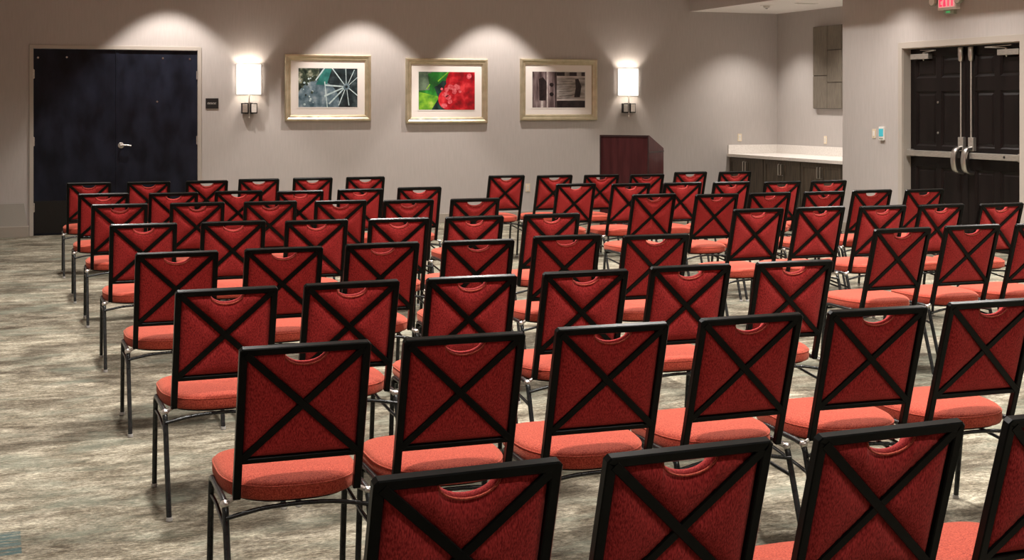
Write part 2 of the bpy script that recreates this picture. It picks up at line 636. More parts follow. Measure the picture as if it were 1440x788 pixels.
gradient_art('print_night', [(.35, (.006, .012, .014)), (.52, (.02, .035, .04)), (.68, (.07, .10, .11))], 9, (1, 1, 1))
gradient_art('print_leafy', [(.36, (.008, .016, .012)), (.5, (.05, .075, .05)), (.6, (.22, .24, .17)), (.7, (.5, .52, .40))], 14, (1, 1, 1))
gradient_art('print_steel', [(.35, (.05, .10, .13)), (.55, (.16, .24, .29)), (.7, (.34, .42, .46))], 10, (1, 1, 1))
gradient_art('print_teal', [(.4, (.02, .14, .13)), (.6, (.05, .26, .23))], 8, (1, 1, 1))
gradient_art('print_pale', [(.3, (.34, .48, .52)), (.7, (.70, .84, .84))], 20, (1, 1, 1))
gradient_art('print_green', [(.35, (.01, .05, .012)), (.5, (.015, .17, .02)), (.66, (.06, .40, .05))], 4, (1, 1, 1))
gradient_art('print_grey_green', [(.35, (.04, .07, .045)), (.65, (.14, .20, .13))], 8, (1, 1, 1))
gradient_art('print_lime', [(.35, (.05, .22, .02)), (.55, (.20, .45, .03)), (.7, (.50, .62, .10))], 8, (1, 1, 1))
gradient_art('print_dark_leaf', [(.4, (.004, .012, .012)), (.6, (.02, .06, .05))], 8, (1, 1, 1))
gradient_art('print_red', [(.36, (.20, .002, .006)), (.52, (.48, .006, .015)), (.66, (.78, .05, .06))], 7, (1, 1, 1))
gradient_art('print_pink', [(.35, (.60, .03, .05)), (.7, (.80, .22, .24))], 26, (1, 1, 1))
gradient_art('print_plank', [(.34, (.05, .030, .032)), (.5, (.16, .115, .115)), (.66, (.34, .27, .27))], 16, (1, 1, .2))
gradient_art('print_board', [(.34, (.13, .11, .10)), (.5, (.30, .27, .25)), (.66, (.46, .42, .40))], 12, (.35, 1, 1.6))
gradient_art('print_black', [(.4, (.008, .004, .005)), (.6, (.03, .018, .018))], 12, (1, 1, 1))
gradient_art('print_pale_wood', [(.35, (.42, .36, .34)), (.65, (.66, .60, .58))], 16, (.3, 1, 1))


def poly(bm, pts, y, mi):
    f = bm.faces.new([bm.verts.new((x, y, z)) for x, z in pts])
    f.material_index = mi


def disc(bm, cx, cz, r, y, mi, rz=None, n=18):
    poly(bm, [(cx + r * math.cos(2 * PI * k / n), cz + (rz or r) * math.sin(2 * PI * k / n)) for k in range(n)], y, mi)


def line(bm, p, q, w, y, mi, w2=None):
    p, q = Vector((*p, 0)), Vector((*q, 0))
    d = (q - p).normalized()
    s = Vector((-d.y, d.x, 0))
    w2 = w if w2 is None else w2
    poly(bm, [(a.x, a.y) for a in (p - s * w / 2, q - s * w2 / 2, q + s * w2 / 2, p + s * w / 2)], y, mi)


def clip_rect(bm, pw, ph):
    """cuts the printed shapes to the print's rectangle"""
    for co, no in (((pw, 0, 0), (1, 0, 0)), ((-pw, 0, 0), (-1, 0, 0)), ((0, 0, ph), (0, 0, 1)), ((0, 0, -ph), (0, 0, -1))):
        bmesh.ops.bisect_plane(bm, geom=list(bm.verts) + list(bm.edges) + list(bm.faces), plane_co=co, plane_no=no, clear_outer=True)


def art_wheel(bm, W, H):
    e = .0004
    Y = -e
    poly(bm, [(-W, -H), (-.30 * W, -H), (-.30 * W, H), (-W, H)], Y, 1)
    disc(bm, -.35 * W, -.75 * H, .30, Y * 2, 2, n=28)
    poly(bm, [(-.15 * W, H), (.13 * W, H), (-.05 * W, .15 * H), (-.42 * W, .15 * H)], Y * 3, 3)
    hub = (.62 * W, .06 * H)
    line(bm, (-.12 * W, H * 1.02), (-.42 * W, .38 * H), .018, Y * 4, 4)
    for a, ln, wd in ((176, .30, .022), (203, .34, .024), (224, .34, .022), (247, .28, .014), (278, .26, .012), (322, .3, .016), (128, .34, .016), (92, .3, .011), (64, .26, .010), (40, .22, .010)):
        r = math.radians(a)
        s = (hub[0] + .04 * math.cos(r), hub[1] + .03 * math.sin(r))
        line(bm, s, (hub[0] + ln * math.cos(r), hub[1] + ln * math.sin(r)), wd * .7, Y * 5, 4, wd)
    line(bm, (-.12 * W, .32 * H), (-.03 * W, -H), .013, Y * 6, 4)
    disc(bm, hub[0], hub[1], .045, Y * 7, 2, n=16)
    disc(bm, hub[0], hub[1], .02, Y * 8, 0, n=12)
    random.seed(3)
    for k in range(26):
        disc(bm, random.uniform(-.95, -.45) * W, random.uniform(-.9, .6) * H, random.uniform(.006, .018), Y * 9 - k * 2e-5, 1 if k % 2 else 4, n=7)


def art_berry(bm, W, H):
    Y = -.0004
    poly(bm, [(-W, -H), (-.2 * W, -H), (-.05 * W, H), (-W, H)], Y, 1)
    poly(bm, [(-W, 0), (-.62 * W, .05 * H), (-.55 * W, H), (-W, H)], Y * 2, 4)
    poly(bm, [(-W, -H), (-.45 * W, -H), (-.3 * W, -.3 * H), (-W, -.05 * H)], Y * 3, 5)
    poly(bm, [(-.55 * W, -H), (.1 * W, -H), (.1 * W, .5 * H), (-.15 * W, .55 * H), (-.45 * W, .2 * H), (-.3 * W, -.4 * H)], Y * 4, 6)
    poly(bm, [(-.15 * W, H), (.12 * W, H), (-.35 * W, .25 * H), (-.62 * W, .22 * H), (-.68 * W, .9 * H)], Y * 5, 1)
    line(bm, (-.32 * W, .5 * H), (.05 * W, H), .016, Y * 6, 5)
    line(bm, (-.72 * W, .1 * H), (-.6 * W, .35 * H), .014, Y * 6, 5)
    for k, (x, z, r) in enumerate(((.55, .45, .24), (.25, -.05, .16), (.05, -.45, .15), (.6, -.5, .26), (.9, .1, .24), (.3, .5, .14), (.85, .8, .16))):
        disc(bm, x * W, z * H, r, Y * 7 + k * Y * .2, 2, n=24)
    random.seed(11)
    for k in range(16):
        x, z = random.uniform(-.2, .8), random.uniform(-.7, .8)
        if x > .35 and z < -.2:
            continue
        disc(bm, x * W, z * H, random.uniform(.018, .04), Y * 10 + k * Y * .05, 3, n=10)
    for (x, z) in ((.12, .2), (.38, .18), (-.05, -.2), (.05, -.35), (-.1, -.78)):
        disc(bm, x * W, z * H, .045, Y * 12, 3, rz=.035, n=12)


def art_barn(bm, W, H):
    Y = -.0004
    poly(bm, [(-.08 * W, -H), (W, -H), (W, H), (-.08 * W, H)], Y, 1)
    poly(bm, [(-.08 * W, .78 * H), (W, .78 * H), (W, .98 * H), (-.08 * W, .98 * H)], Y * 2, 2)
    for a in (.22, .68):
        poly(bm, [(a * W, .78 * H), ((a + .18) * W, .78 * H), ((a + .18) * W, .98 * H), (a * W, .98 * H)], Y * 3, 1)
    line(bm, (-.08 * W, .72 * H), (W, .72 * H), .02, Y * 4, 3)
    poly(bm, [(-.08 * W, -H), (W, -H), (W, -.62 * H), (-.08 * W, -.62 * H)], Y * 4, 2)
    line(bm, (-.08 * W, -.57 * H), (W, -.54 * H), .022, Y * 5, 3)
    poly(bm, [(.58 * W, -.42 * H), (.80 * W, -.42 * H), (.86 * W, .2 * H), (.74 * W, .62 * H), (.62 * W, .6 * H), (.64 * W, .1 * H)], Y * 6, 2)
    poly(bm, [(-.74 * W, -.6 * H), (-.5 * W, -.6 * H), (-.46 * W, .4 * H), (-.6 * W, .7 * H), (-.76 * W, .6 * H)], Y * 6, 2)
    line(bm, (-.44 * W, -H), (-.44 * W, H), .02, Y * 7, 3)
    line(bm, (-.12 * W, -H), (-.12 * W, H), .02, Y * 7, 2)
    line(bm, (-.64 * W, -H), (-.64 * W, -.62 * H), .035, Y * 7, 3)
    for z in (.28, -.25):
        disc(bm, -.28 * W, z * H, .034, Y * 8, 2, rz=.028)
    for z in (.45, .15, -.1, -.35):
        line(bm, (0, z * H), (.52 * W, (z + .03) * H), .005, Y * 8, 2)


def picture(xa, xb, za, zb, label, art, mats):
    w, h = (xb - xa) / 2, (zb - za) / 2
    t = thing('framed_picture', label, 'picture', ((xa + xb) / 2, BACK - .001, (za + zb) / 2), 0, 'framed pictures on the back wall')
    # moulded frame: four mitred sides swept round the rectangle
    prof = [(0, 0), (0, -.030), (.012, -.042), (.030, -.040), (.052, -.026), (.066, -.028), (.078, -.022), (.086, -.010), (.086, -.002)]
    bm = nb()
    rings = []
    for sx, sz in ((-1, -1), (1, -1), (1, 1), (-1, 1)):
        rings.append([bm.verts.new((sx * (w - a), y, sz * (h - a))) for a, y in prof])
    for k in range(4):
        A, B = rings[k], rings[(k + 1) % 4]
        for j in range(len(prof) - 1):
            bm.faces.new((A[j], B[j], B[j + 1], A[j + 1]))
    bm2 = bm
    obj('picture_frame', bm2, 'gold', t)
    obj('mat_board', bbox(-w + .08, w - .08, -.008, -.002, -h + .08, h - .08), 'matboard', t)
    pw, ph = .685 * w, .585 * h
    bm = nb()
    m_ = .016
    for (a, b, c, d) in ((-pw - m_, -pw, -ph - m_, ph + m_), (pw, pw + m_, -ph - m_, ph + m_), (-pw, pw, ph, ph + m_), (-pw, pw, -ph - m_, -ph)):
        box(bm, a, b, -.0105, -.008, c, d)
    obj('mat_bevel', bm, 'white_plastic', t)
    bm = nb()
    art(bm, pw, ph)
    clip_rect(bm, pw, ph)
    box(bm, -pw, pw, 0, .0012, -ph, ph, 0)
    obj('print', bm, mats, t, loc=(0, -.0095, 0))


picture(3.683, 4.884, 1.447, 2.358, 'gold framed picture of a pale spoked wheel in blue grey, leftmost of three', art_wheel, ['print_night', 'print_leafy', 'print_steel', 'print_teal', 'print_pale'])
picture(5.386, 6.604, 1.41, 2.325, 'gold framed picture of a glossy red berry on green leaves, middle of three', art_berry, ['print_green', 'print_green', 'print_red', 'print_pink', 'print_grey_green', 'print_lime', 'print_dark_leaf'])
picture(7.107, 8.326, 1.444, 2.338, 'gold framed sepia picture of weathered wooden boards, rightmost of three', art_barn, ['print_plank', 'print_board', 'print_black', 'print_pale_wood'])


# ------------------------------------------------------------------ sconces
def sconce(x, label):
    t = thing('wall_sconce', label, 'wall lamp', (x, BACK, 1.807), 0, 'lit wall sconces')
    hw, d, H = .163, .105, .405
    bm = nb()
    n = 22
    prof = []
    for k in range(n + 1):
        a = PI * k / n
        prof.append((hw * math.cos(a), -.02 - d * math.sin(a) ** .8))
    th = .004
    o_, i_ = [], []
    for (px, py) in prof:
        nrm = Vector((px / hw, (py + .02) / d)).normalized() if True else None
        o_.append((px, py))
        i_.append((px - nrm.x * th, py - nrm.y * th))
    for lst_o, lst_i in ((o_, i_),):
        vo = [[bm.verts.new((p[0], p[1], z)) for p in lst_o] for z in (0, H)]
        vi = [[bm.verts.new((p[0], p[1], z)) for p in lst_i] for z in (0, H)]
        for k in range(n):
            bm.faces.new((vo[0][k], vo[0][k + 1], vo[1][k + 1], vo[1][k]))
            bm.faces.new((vi[0][k + 1], vi[0][k], vi[1][k], vi[1][k + 1]))
            bm.faces.new((vo[1][k], vo[1][k + 1], vi[1][k + 1], vi[1][k]))
            bm.faces.new((vo[0][k + 1], vo[0][k], vi[0][k], vi[0][k + 1]))
        for e in (0, n):
            bm.faces.new((vo[0][e], vo[1][e], vi[1][e], vi[0][e]))
    shd = obj('lamp_shade', bm, 'shade', t, 40)
    obj('light_block_panel', bbox(-hw + .004, hw - .004, -.018, -.012, 0, H), 'white_plastic', shd)  # unseen panel, added to stop lamp light striking the wall behind
    bm = nb()
    tube(bm, [(0, -.055, -.29), (0, -.055, .06)], .009, 10)
    lathe(bm, [(.003, -.035), (.011, -.02), (.006, 0)], (0, -.055, -.29), 12)
    tube(bm, [(-.155, -.03, .03), (0, -.055, .03), (.155, -.03, .03)], .003, 6)
    obj('stem', bm, 'brushed', t, 40)
    obj('wall_plate', bbox(-.055, .055, -.014, 0, -.26, -.11, bevel=.003), 'dark', t)
    for s in (-1, 1):
        bm = nb()
        cx = s * .060
        box(bm, cx - .045, cx + .045, -.075, -.02, -.255, -.115, bevel=.004)
        blk = obj('square_block', bm, 'dark', t)
        obj('block_reflection', bbox(cx - .034, cx + .034, -.079, -.074, -.240, -.128, bevel=.002), 'quartz' if s > 0 else 'brushed', blk)  # pale inset on the dark block paints the bright reflection in chrome
    obj('crossbar', bbox(-.05, .05, -.05, -.012, -.20, -.17, bevel=.002), 'dark', t)
    L = light('POINT', (x, BACK - .09, 1.807 + .24), 9.5, color=(1, .90, .80), size=.03)
    L.name = 'sconce_light'
    L.data.energy = 13


sconce(3.198, 'lit white wall sconce between the black door and the wheel picture')
sconce(cast(882, 110, v=BACK).x, 'lit white wall sconce on the wall above the cherry lectern')

# ------------------------------------------------------------------ small things on the walls
q = cast(298, 145.5, v=BACK)
t = thing('room_sign', 'small black room sign with a pale line of lettering beside the black door', 'sign', q)
obj('sign_plate', bbox(-.083, .083, -.012, 0, -.068, .068, bevel=.003), 'dark', t)
bm = nb()
for k in range(7):
    x = -.056 + k * .0165
    box(bm, x, x + .004, -.0135, -.012, -.014, .012)
    box(bm, x, x + .011, -.0135, -.012, .008 - .011 * (k % 2), .012 - .011 * (k % 2))
obj('lettering', bm, 'text', t)


def outlet(name, q, axis, label, cat='outlet', group='ivory outlets and switches on the walls', mat_='plate', kind='outlet'):
    t = thing(name, label, cat, q, 0 if axis == 'y' else -PI / 2, group)
    obj('cover_plate', bbox(-.036, .036, -.007, 0, -.058, .058, bevel=.002), mat_, t)
    if kind == 'outlet':
        for z in (-.021, .021):
            o = obj('socket', bbox(-.018, .018, -.0095, -.006, z - .015, z + .015, bevel=.002), 'white_plastic', t)
            bm = nb()
            for x in (-.007, .007):
                box(bm, x - .0015, x + .0015, -.0102, -.009, z - .005, z + .006)
            obj('slot', bm, 'dark', o)
    else:
        obj('rocker', bbox(-.016, .016, -.012, -.006, -.033, .033, bevel=.003), 'white_plastic', t)


outlet('wall_outlet', cast(742, 264, v=BACK), 'y', 'small pale outlet low on the back wall, below the sepia picture')
outlet('wall_outlet', cast(1040, 193.5, v=BACK), 'y', 'ivory outlet above the left end of the white counter')
outlet('wall_outlet', cast(1161, 197, u=RECESS), 'x', 'ivory outlet under the taupe panelled wall art')
outlet('light_switch', cast(1229.5, 188, u=RIGHT), 'x', 'ivory light switch on the right wall, left of the thermostat', 'switch', kind='switch')
q = cast(1241.5, 188, u=RIGHT)
t = thing('thermostat', 'small thermostat with teal face beside the brown panelled door', 'thermostat', q, -PI / 2)
obj('housing', bbox(-.052, .052, -.028, 0, -.085, .085, bevel=.006), 'white_plastic', t)
obj('display', bbox(-.044, .044, -.031, -.027, -.035, .062, bevel=.003), 'teal_screen', t)
obj('button_strip', bbox(-.04, .04, -.030, -.027, -.072, -.052, bevel=.002), 'lamp_head', t)

# exit sign over the brown door
q = cast(1338.5, 15, u=RIGHT)
t = thing('exit_sign', 'red lit exit sign with two lamp heads above the brown door', 'sign', (RIGHT, q.y, 2.775), -PI / 2)
obj('housing', bbox(-.16, .16, -.075, -.005, 0, .22, bevel=.008), 'white_plastic', t)
obj('face', bbox(-.142, .142, -.079, -.073, .028, .2, bevel=.002), 'exit_face', t)
for s, w_, strokes in ():
    pass


def letters(word, W, H, gap, st):
    """block capitals built as bars, left to right, centred"""
    bm = nb()
    n = len(word)
    lw = (W - gap * (n - 1)) / n
    for i, ch in enumerate(word):
        x0 = -W / 2 + i * (lw + gap)
        x1 = x0 + lw
        if ch == 'E':
            box(bm, x0, x0 + st, -.003, 0, 0, H)
            for z in (0, H / 2 - st / 2, H - st):
                box(bm, x0 + st, x1, -.003, 0, z, z + st)
        elif ch == 'X':
            for a, b in (((x0 + st / 2, 0), (x1 - st / 2, H)), ((x1 - st / 2, 0), (x0 + st / 2, H))):
                tube(bm, [(a[0], -.0015, a[1]), (b[0], -.0015, b[1])], 1, prof=[(st * .55, .0015), (-st * .55, .0015), (-st * .55, -.0015), (st * .55, -.0015)], normal=(0, 1, 0))
        elif ch == 'I':
            box(bm, (x0 + x1) / 2 - st / 2, (x0 + x1) / 2 + st / 2, -.003, 0, 0, H)
        elif ch == 'T':
            box(bm, (x0 + x1) / 2 - st / 2, (x0 + x1) / 2 + st / 2, -.003, 0, 0, H - st)
            box(bm, x0, x1, -.003, 0, H - st, H)
    return bm


obj('lettering', letters('EXIT', .25, .15, .018, .021), 'exit_red', t, loc=(0, -.079, .04))
for s in (-1, 1):
    bm = nb()
    lathe(bm, [(.02, .0), (.055, -.05), (.06, -.085), (.052, -.09)], (s * .225, -.02, .11), 18, 'Y')
    hd = obj('lamp_head', bm, 'lamp_head', t, 40)
    obj('lens', lathe(nb(), [(.045, -.094), (.05, -.089)], (s * .225, -.02, .11), 18, 'Y'), 'white_plastic', hd)
    obj('bracket', bbox(min(s * .15, s * .2), max(s * .15, s * .2), -.05, -.03, .09, .13), 'lamp_head', t)
bm = bbox(-.09, .09, -.05, 0, -.05, .0, bevel=.006)
obj('housing_shadow_block', bm, 'lamp_head', t)  # solid block standing in for the shadow under the sign housing
obj('indicator', bbox(-.04, .03, -.052, -.049, -.035, -.015), 'green', t)

# taupe panelled art on the recess wall
t = thing('wall_art', 'taupe metallic wall art of stacked rectangular panels above the white counter', 'wall art', (RECESS, 0, 0))
ya, yb, za, zb = 16.04, 17.146, 1.614, 2.829
obj('backing_frame', bbox(-.035, 0, ya, yb, za, zb, bevel=.003), 'art_edge', t)
colw = .3687
g = .005
for c, cuts in enumerate(((za, 2.10, zb), (za, 1.995, 2.47, zb), (za, 2.25, zb))):
    y1 = yb - c * colw
    for a, b in zip(cuts, cuts[1:]):
        obj('art_panel', bbox(-.05 - .002 * (c % 2), -.034, y1 - colw + g, y1 - g, a + g, b - g, bevel=.003), 'taupe_panel', t)

# ------------------------------------------------------------------ counter in the recess
CF = 10.56
for i, (a, b) in enumerate(((17.215, 18.185), (16.235, 17.205), (15.255, 16.225))):
    lab = ['dark taupe base cabinet under the white counter, nearest the back wall corner',
           'dark taupe base cabinet under the white counter, middle of three',
           'dark taupe base cabinet under the white counter, beside the near wall edge'][i]
    t = thing('base_cabinet', lab, 'cabinet', (CF, (a + b) / 2, 0), 0, 'dark base cabinets under the white counter')
    w = (b - a) / 2
    bm = nb()
    box(bm, .02, .84, -w, w, .10, .872, 0)
    box(bm, .07, .84, -w, w, 0, .10, 1)
    obj('body', bm, ['gap', 'gap'], t)
    for s in (-1, 1):
        y0, y1 = (-w + .005, -.002) if s < 0 else (.002, w - .005)
        bm = nb()
        st = .062
        box(bm, 0, .02, y0, y0 + st, .115, .865)
        box(bm, 0, .02, y1 - st, y1, .115, .865)
        box(bm, 0, .02, y0 + st, y1 - st, .115, .115 + st)
        box(bm, 0, .02, y0 + st, y1 - st, .865 - st, .865)
        box(bm, .009, .02, y0 + st, y1 - st, .115 + st, .865 - st)
        d = obj('cabinet_door', bm, 'cab', t)
        hy = s * .035
        bm = nb()
        tube(bm, arc_fillet([(0, hy, .655), (-.034, hy, .655), (-.034, hy, .815), (0, hy, .815)], .012), .007, 8)
        obj('door_handle', bm, 'chrome', d, 40)
t = thing('cabinet_filler', 'narrow dark taupe filler strip at near end of the white counter', 'cabinet', (CF, 0, 0))
obj('filler_panel', bbox(0, .84, 15.06, 15.25, .1, .872), 'cab', t)
obj('toe_kick', bbox(.07, .84, 15.06, 15.25, 0, .1), 'gap', t)
t = thing('countertop', 'white stone countertop with backsplash in the wall recess', 'countertop', (0, 0, 0))
obj('counter_slab', bbox(CF - .035, RECESS - .001, END + .005, BACK - .001, .874, .922, bevel=.004), 'quartz', t)
bm = nb()
box(bm, RECESS - .021, RECESS - .001, END + .005, BACK - .021, .922, 1.055, bevel=.003)
box(bm, CF - .02, RECESS - .001, BACK - .021, BACK - .001, .922, 1.055, bevel=.003)
obj('backsplash', bm, 'quartz', t)

# fittings in the soffit over the counter
q = cast(1078, 7, z=SOFFIT)
t = thing('eyeball_light', 'small white round ceiling fitting with dark centre over the counter', 'ceiling light', (q.x, q.y, SOFFIT))
obj('trim_ring', lathe(nb(), [(.05, -.012), (.085, -.010), (.095, 0)], (0, 0, 0), 24), 'white_plastic', t, 40)
obj('eyeball', lathe(nb(), [(.018, -.05), (.04, -.038), (.05, -.012), (.05, -.002)], (0, 0, 0), 20), 'brushed', t, 40)
obj('aperture', lathe(nb(), [(.012, -.056), (.022, -.048)], (0, 0, 0), 14), 'dark', t, 40)
q = cast(1134, 4.5, z=SOFFIT)
t = thing('slot_vent', 'thin grey slot vent in the white ceiling over the counter', 'vent', (q.x, q.y, SOFFIT))
obj('vent_frame', bbox(-.16, .16, -.05, .05, -.008, 0, bevel=.002), 'white_plastic', t)
obj('vent_slot', bbox(-.14, .14, -.02, .02, -.010, -.007), 'lamp_head', t)

# ------------------------------------------------------------------ lectern
def cam2room(X, Z):
    return Vector((math.cos(TH) * X + math.sin(TH) * Z, -math.sin(TH) * X + math.cos(TH) * Z, 0))


LZ = 17.0
fr = cam2room((912 - 720) / FPX * LZ, LZ)
t = thing('lectern', 'dark cherry wood lectern with sloping top standing before the back wall', 'lectern', fr, math.radians(-51))
W_, D_, HF, HB = .677, .47, 1.283, 1.11


def side_bm(x0, x1):
    bm = nb()
    prof = [(0, .06), (D_, .06), (D_, HB), (.02, HF), (0, HF)]
    A = [bm.verts.new((x0, y, z)) for y, z in prof]
    B = [bm.verts.new((x1, y, z)) for y, z in prof]
    for k in range(len(prof)):
        bm.faces.new((A[k], A[(k + 1) % 5], B[(k + 1) % 5], B[k]))
    bm.faces.new(A)
    bm.faces.new(B[::-1])
    return bm


obj('side_panel', side_bm(-W_, -W_ + .022), 'cherry', t)
obj('side_panel', side_bm(-.022, 0), 'cherry', t)
bm = nb()
box(bm, -W_ + .022, -.022, .006, .026, .06, HF - .01)
obj('front_panel', bm, 'cherry', t)
bm = nb()
vs = []
th_ = .02
for (y, z) in ((.03, HF - .045), (D_ - .01, HB - .035)):
    vs += [bm.verts.new((x, y, z + dz)) for x in (-W_ + .022, -.022) for dz in (0, th_)]
for f in ((0, 1, 3, 2), (4, 6, 7, 5), (0, 4, 5, 1), (2, 3, 7, 6), (0, 2, 6, 4), (1, 5, 7, 3)):
    bm.faces.new([vs[i] for i in f])
obj('reading_top', bm, 'cherry', t)
obj('shelf', bbox(-W_ + .022, -.022, .03, D_ - .02, .70, .72), 'cherry', t)
bm = nb()
box(bm, -W_ - .012, .012, -.012, D_ + .006, 0, .06, bevel=.005)
obj('plinth', bm, 'cherry_edge', t)
bm = nb()
box(bm, 0, .006, .0, D_, 1.065, 1.08)
obj('side_moulding', bm, 'cherry_edge', t)
bm = nb()
box(bm, -W_ - .004, -W_ + .014, -.006, .004, .06, HF)
box(bm, -.012, .004, -.006, .004, .06, HF)
box(bm, -W_ + .014, -.012, -.006, .006, HF - .022, HF)
obj('front_edging', bm, 'cherry_edge', t)

# ------------------------------------------------------------------ the chair
LEAN = math.radians(16.5)
ZT = .914
DV = Vector((0, math.sin(LEAN), -math.cos(LEAN)))      # down the back
NR = Vector((0, -math.cos(LEAN), -math.sin(LEAN)))     # out of the back, towards its rear
HWB = .205                                             # half width of the back, outside


def bp(x, s, n=0.0):
    """point of the leaning back: x across, s down from the top edge, n out of its rear face"""
    return Vector((x, 0, ZT)) + DV * s + NR * n


def chair_master():
    t = thing('banquet_chair', '', 'chair')
    # upholstered back with a hand hole under the top rail
    X0 = .183
    ST, SB = .020, .381
    na, nd_ = .066, .042

    def stop(x):
        return ST + (nd_ * math.sqrt(max(0, 1 - (x / na) ** 2)) if abs(x) < na else 0)
    xs = [-X0, -.178, -.168, -.15, -.13, -.11, -.09, -.075, -.067]
    xs += [-na * math.cos(PI * k / 16) for k in range(0, 17)]
    xs += [.067, .075, .09, .11, .13, .15, .168, .178, X0]
    rows = [0, .012, .035, .07, .11, .16, .22, .28, .34, .40, .46, .52, .58, .64, .70, .76, .82, .88, .93, .965, .988, 1]

    def dseg(px, ps, a, b):
        d = (b[0] - a[0], b[1] - a[1])
        L = math.hypot(*d)
        return abs((px - a[0]) * d[1] - (ps - a[1]) * d[0]) / L

    def puff(x, s, scale, with_x=True):
        dx = X0 - abs(x)
        d = min(dx, SB - s, max(0, s - stop(x)))
        if with_x:
            d = min(d, dseg(x, s, (-.19, .012), (.19, .392)), dseg(x, s, (.19, .012), (-.19, .392)))
        return 1 - math.exp(-d / scale)
    bm = nb()
    gr, gf = [], []
    for r in rows:
        a, b = [], []
        for x in xs:
            s0 = stop(x)
            s = s0 + (SB - s0) * r
            a.append(bm.verts.new(bp(x, s, -.006 + .022 * puff(x, s, .018))))
            b.append(bm.verts.new(bp(x, s, -.014 - .032 * puff(x, s, .022, False))))
        gr.append(a)
        gf.append(b)
    nc, nr = len(xs), len(rows)
    for i in range(nr - 1):
        for j in range(nc - 1):
            bm.faces.new((gr[i][j], gr[i][j + 1], gr[i + 1][j + 1], gr[i + 1][j]))
            bm.faces.new((gf[i][j + 1], gf[i][j], gf[i + 1][j], gf[i + 1][j + 1]))
    for j in range(nc - 1):
        bm.faces.new((gr[0][j + 1], gr[0][j], gf[0][j], gf[0][j + 1]))
        bm.faces.new((gr[-1][j], gr[-1][j + 1], gf[-1][j + 1], gf[-1][j]))
    for i in range(nr - 1):
        bm.faces.new((gr[i][0], gr[i + 1][0], gf[i + 1][0], gf[i][0]))
        bm.faces.new((gr[i + 1][-1], gr[i][-1], gf[i][-1], gf[i + 1][-1]))
    back = obj('backrest', bm, 'back_fabric', t, 60)
    bm = nb()
    pts = [bp(-na * 1.02 * math.cos(PI * k / 14), ST + .004 + nd_ * math.sin(PI * k / 14), .006) for k in range(15)]
    tube(bm, pts, .0026, 6)
    obj('handle_piping', bm, 'fabric', back, True)
    # back frame: square tube, up, across and down, and a lower rail
    bm = nb()
    h = .0125
    path = [bp(-HWB + h, .518), bp(-HWB + h, h), bp(HWB - h, h), bp(HWB - h, .518)]
    path = arc_fillet(path, .002, 1)
    tube(bm, path, 1, prof=sqprof(h, .0125, .003), normal=NR)
    obj('back_frame', bm, 'black_metal', t)
    bm = nb()
    tube(bm, [bp(-HWB + 2 * h - .002, .388), bp(HWB - 2 * h + .002, .388)], 1, prof=sqprof(.009, .010, .002), normal=NR)
    obj('lower_rail', bm, 'black_metal', t)
    bm = nb()
    for s in (-1, 1):
        tube(bm, [bp(-s * .186, .018, .009 + s * .0008), bp(s * .186, .382, .009 + s * .0008)], 1, prof=sqprof(.0115, .0042, .0015), normal=NR)
    box(bm, 0, 0, 0, 0, 0, 0) if False else None
    obj('cross_brace', bm, 'black_metal', t)
    # seat cushion
    cy, hw = .36, .226

    def outline(k, n, sc=1.0, dz=0):
        a = 2 * PI * k / n
        c_, s_ = math.cos(a), math.sin(a)
        e, hd = (5.0, .235) if s_ > 0 else (2.35, .262)
        ex = 4.2 if s_ > 0 else 2.6
        x = hw * (abs(c_) ** (2 / ex)) * (1 if c_ > 0 else -1)
        y = hd * (abs(s_) ** (2 / e)) * (1 if s_ > 0 else -1)
        return x * sc, cy + y * sc
    bm = nb()
    n = 56
    lv = [(.93, .407), (.985, .409), (1.0, .417), (1.003, .430), (1.0, .446), (.985, .457), (.955, .464), (.90, .470), (.78, .477), (.6, .482), (.35, .485), (.12, .486)]
    rings = [[bm.verts.new((*outline(k, n, sc), z)) for k in range(n)] for sc, z in lv]
    for a, b in zip(rings, rings[1:]):
        for k in range(n):
            bm.faces.new((a[k], a[(k + 1) % n], b[(k + 1) % n], b[k]))
    bm.faces.new(rings[0][::-1])
    bm.faces.new(rings[-1])
    seat = obj('seat', bm, 'fabric', t, True)
    bm = nb()
    pts = [(*outline(k, 48, .994), .4515) for k in range(49)]
    tube(bm, pts, .0032, 5, cap=False)
    obj('seat_piping', bm, 'fabric', seat, True)
    bm = nb()
    rings = [[bm.verts.new((*outline(k, 32, sc), z)) for k in range(32)] for sc, z in ((.86, .396), (.9, .398), (.9, .408))]
    for a, b in zip(rings, rings[1:]):
        for k in range(32):
            bm.faces.new((a[k], a[(k + 1) % 32], b[(k + 1) % 32], b[k]))
    bm.faces.new(rings[0][::-1])
    bm.faces.new(rings[-1])
    obj('seat_pan', bm, 'pan', t, 40)
    # legs and rails
    LW = .229
    for s in (-1, 1):
        bm = nb()
        tube(bm, arc_fillet([(s * LW, .52, .008), (s * LW, .485, .30), (s * LW, .462, .408), (s * LW, .40, .410)], .05, 6), .0108, 10)
        leg = obj('leg', bm, 'leg_metal', t, 50)
        obj('glide', lathe(nb(), [(.010, 0), (.0135, .003), (.0125, .016)], (s * LW, .5205, 0), 12), 'glide', leg, 40)
        bm = nb()
        tube(bm, arc_fillet([(s * LW, .20, .408), (s * LW, .135, .403), (s * LW, .100, .30), (s * LW, .0, .008)], .05, 6), .0108, 10)
        leg = obj('leg', bm, 'leg_metal', t, 50)
        obj('glide', lathe(nb(), [(.010, 0), (.0135, .003), (.0125, .016)], (s * LW, -.0005, 0), 12), 'glide', leg, 40)
        bm = nb()
        tube(bm, [(s * LW, .41, .410), (s * LW, .19, .4075)], .0106, 10)
        obj('side_rail', bm, 'leg_metal', t, 50)
        bm = nb()
        tube(bm, arc_fillet([(s * LW, .478, .345), (s * (LW - .006), .40, .338), (s * (LW - .006), .20, .315), (s * LW, .106, .305)], .04), .007, 8)
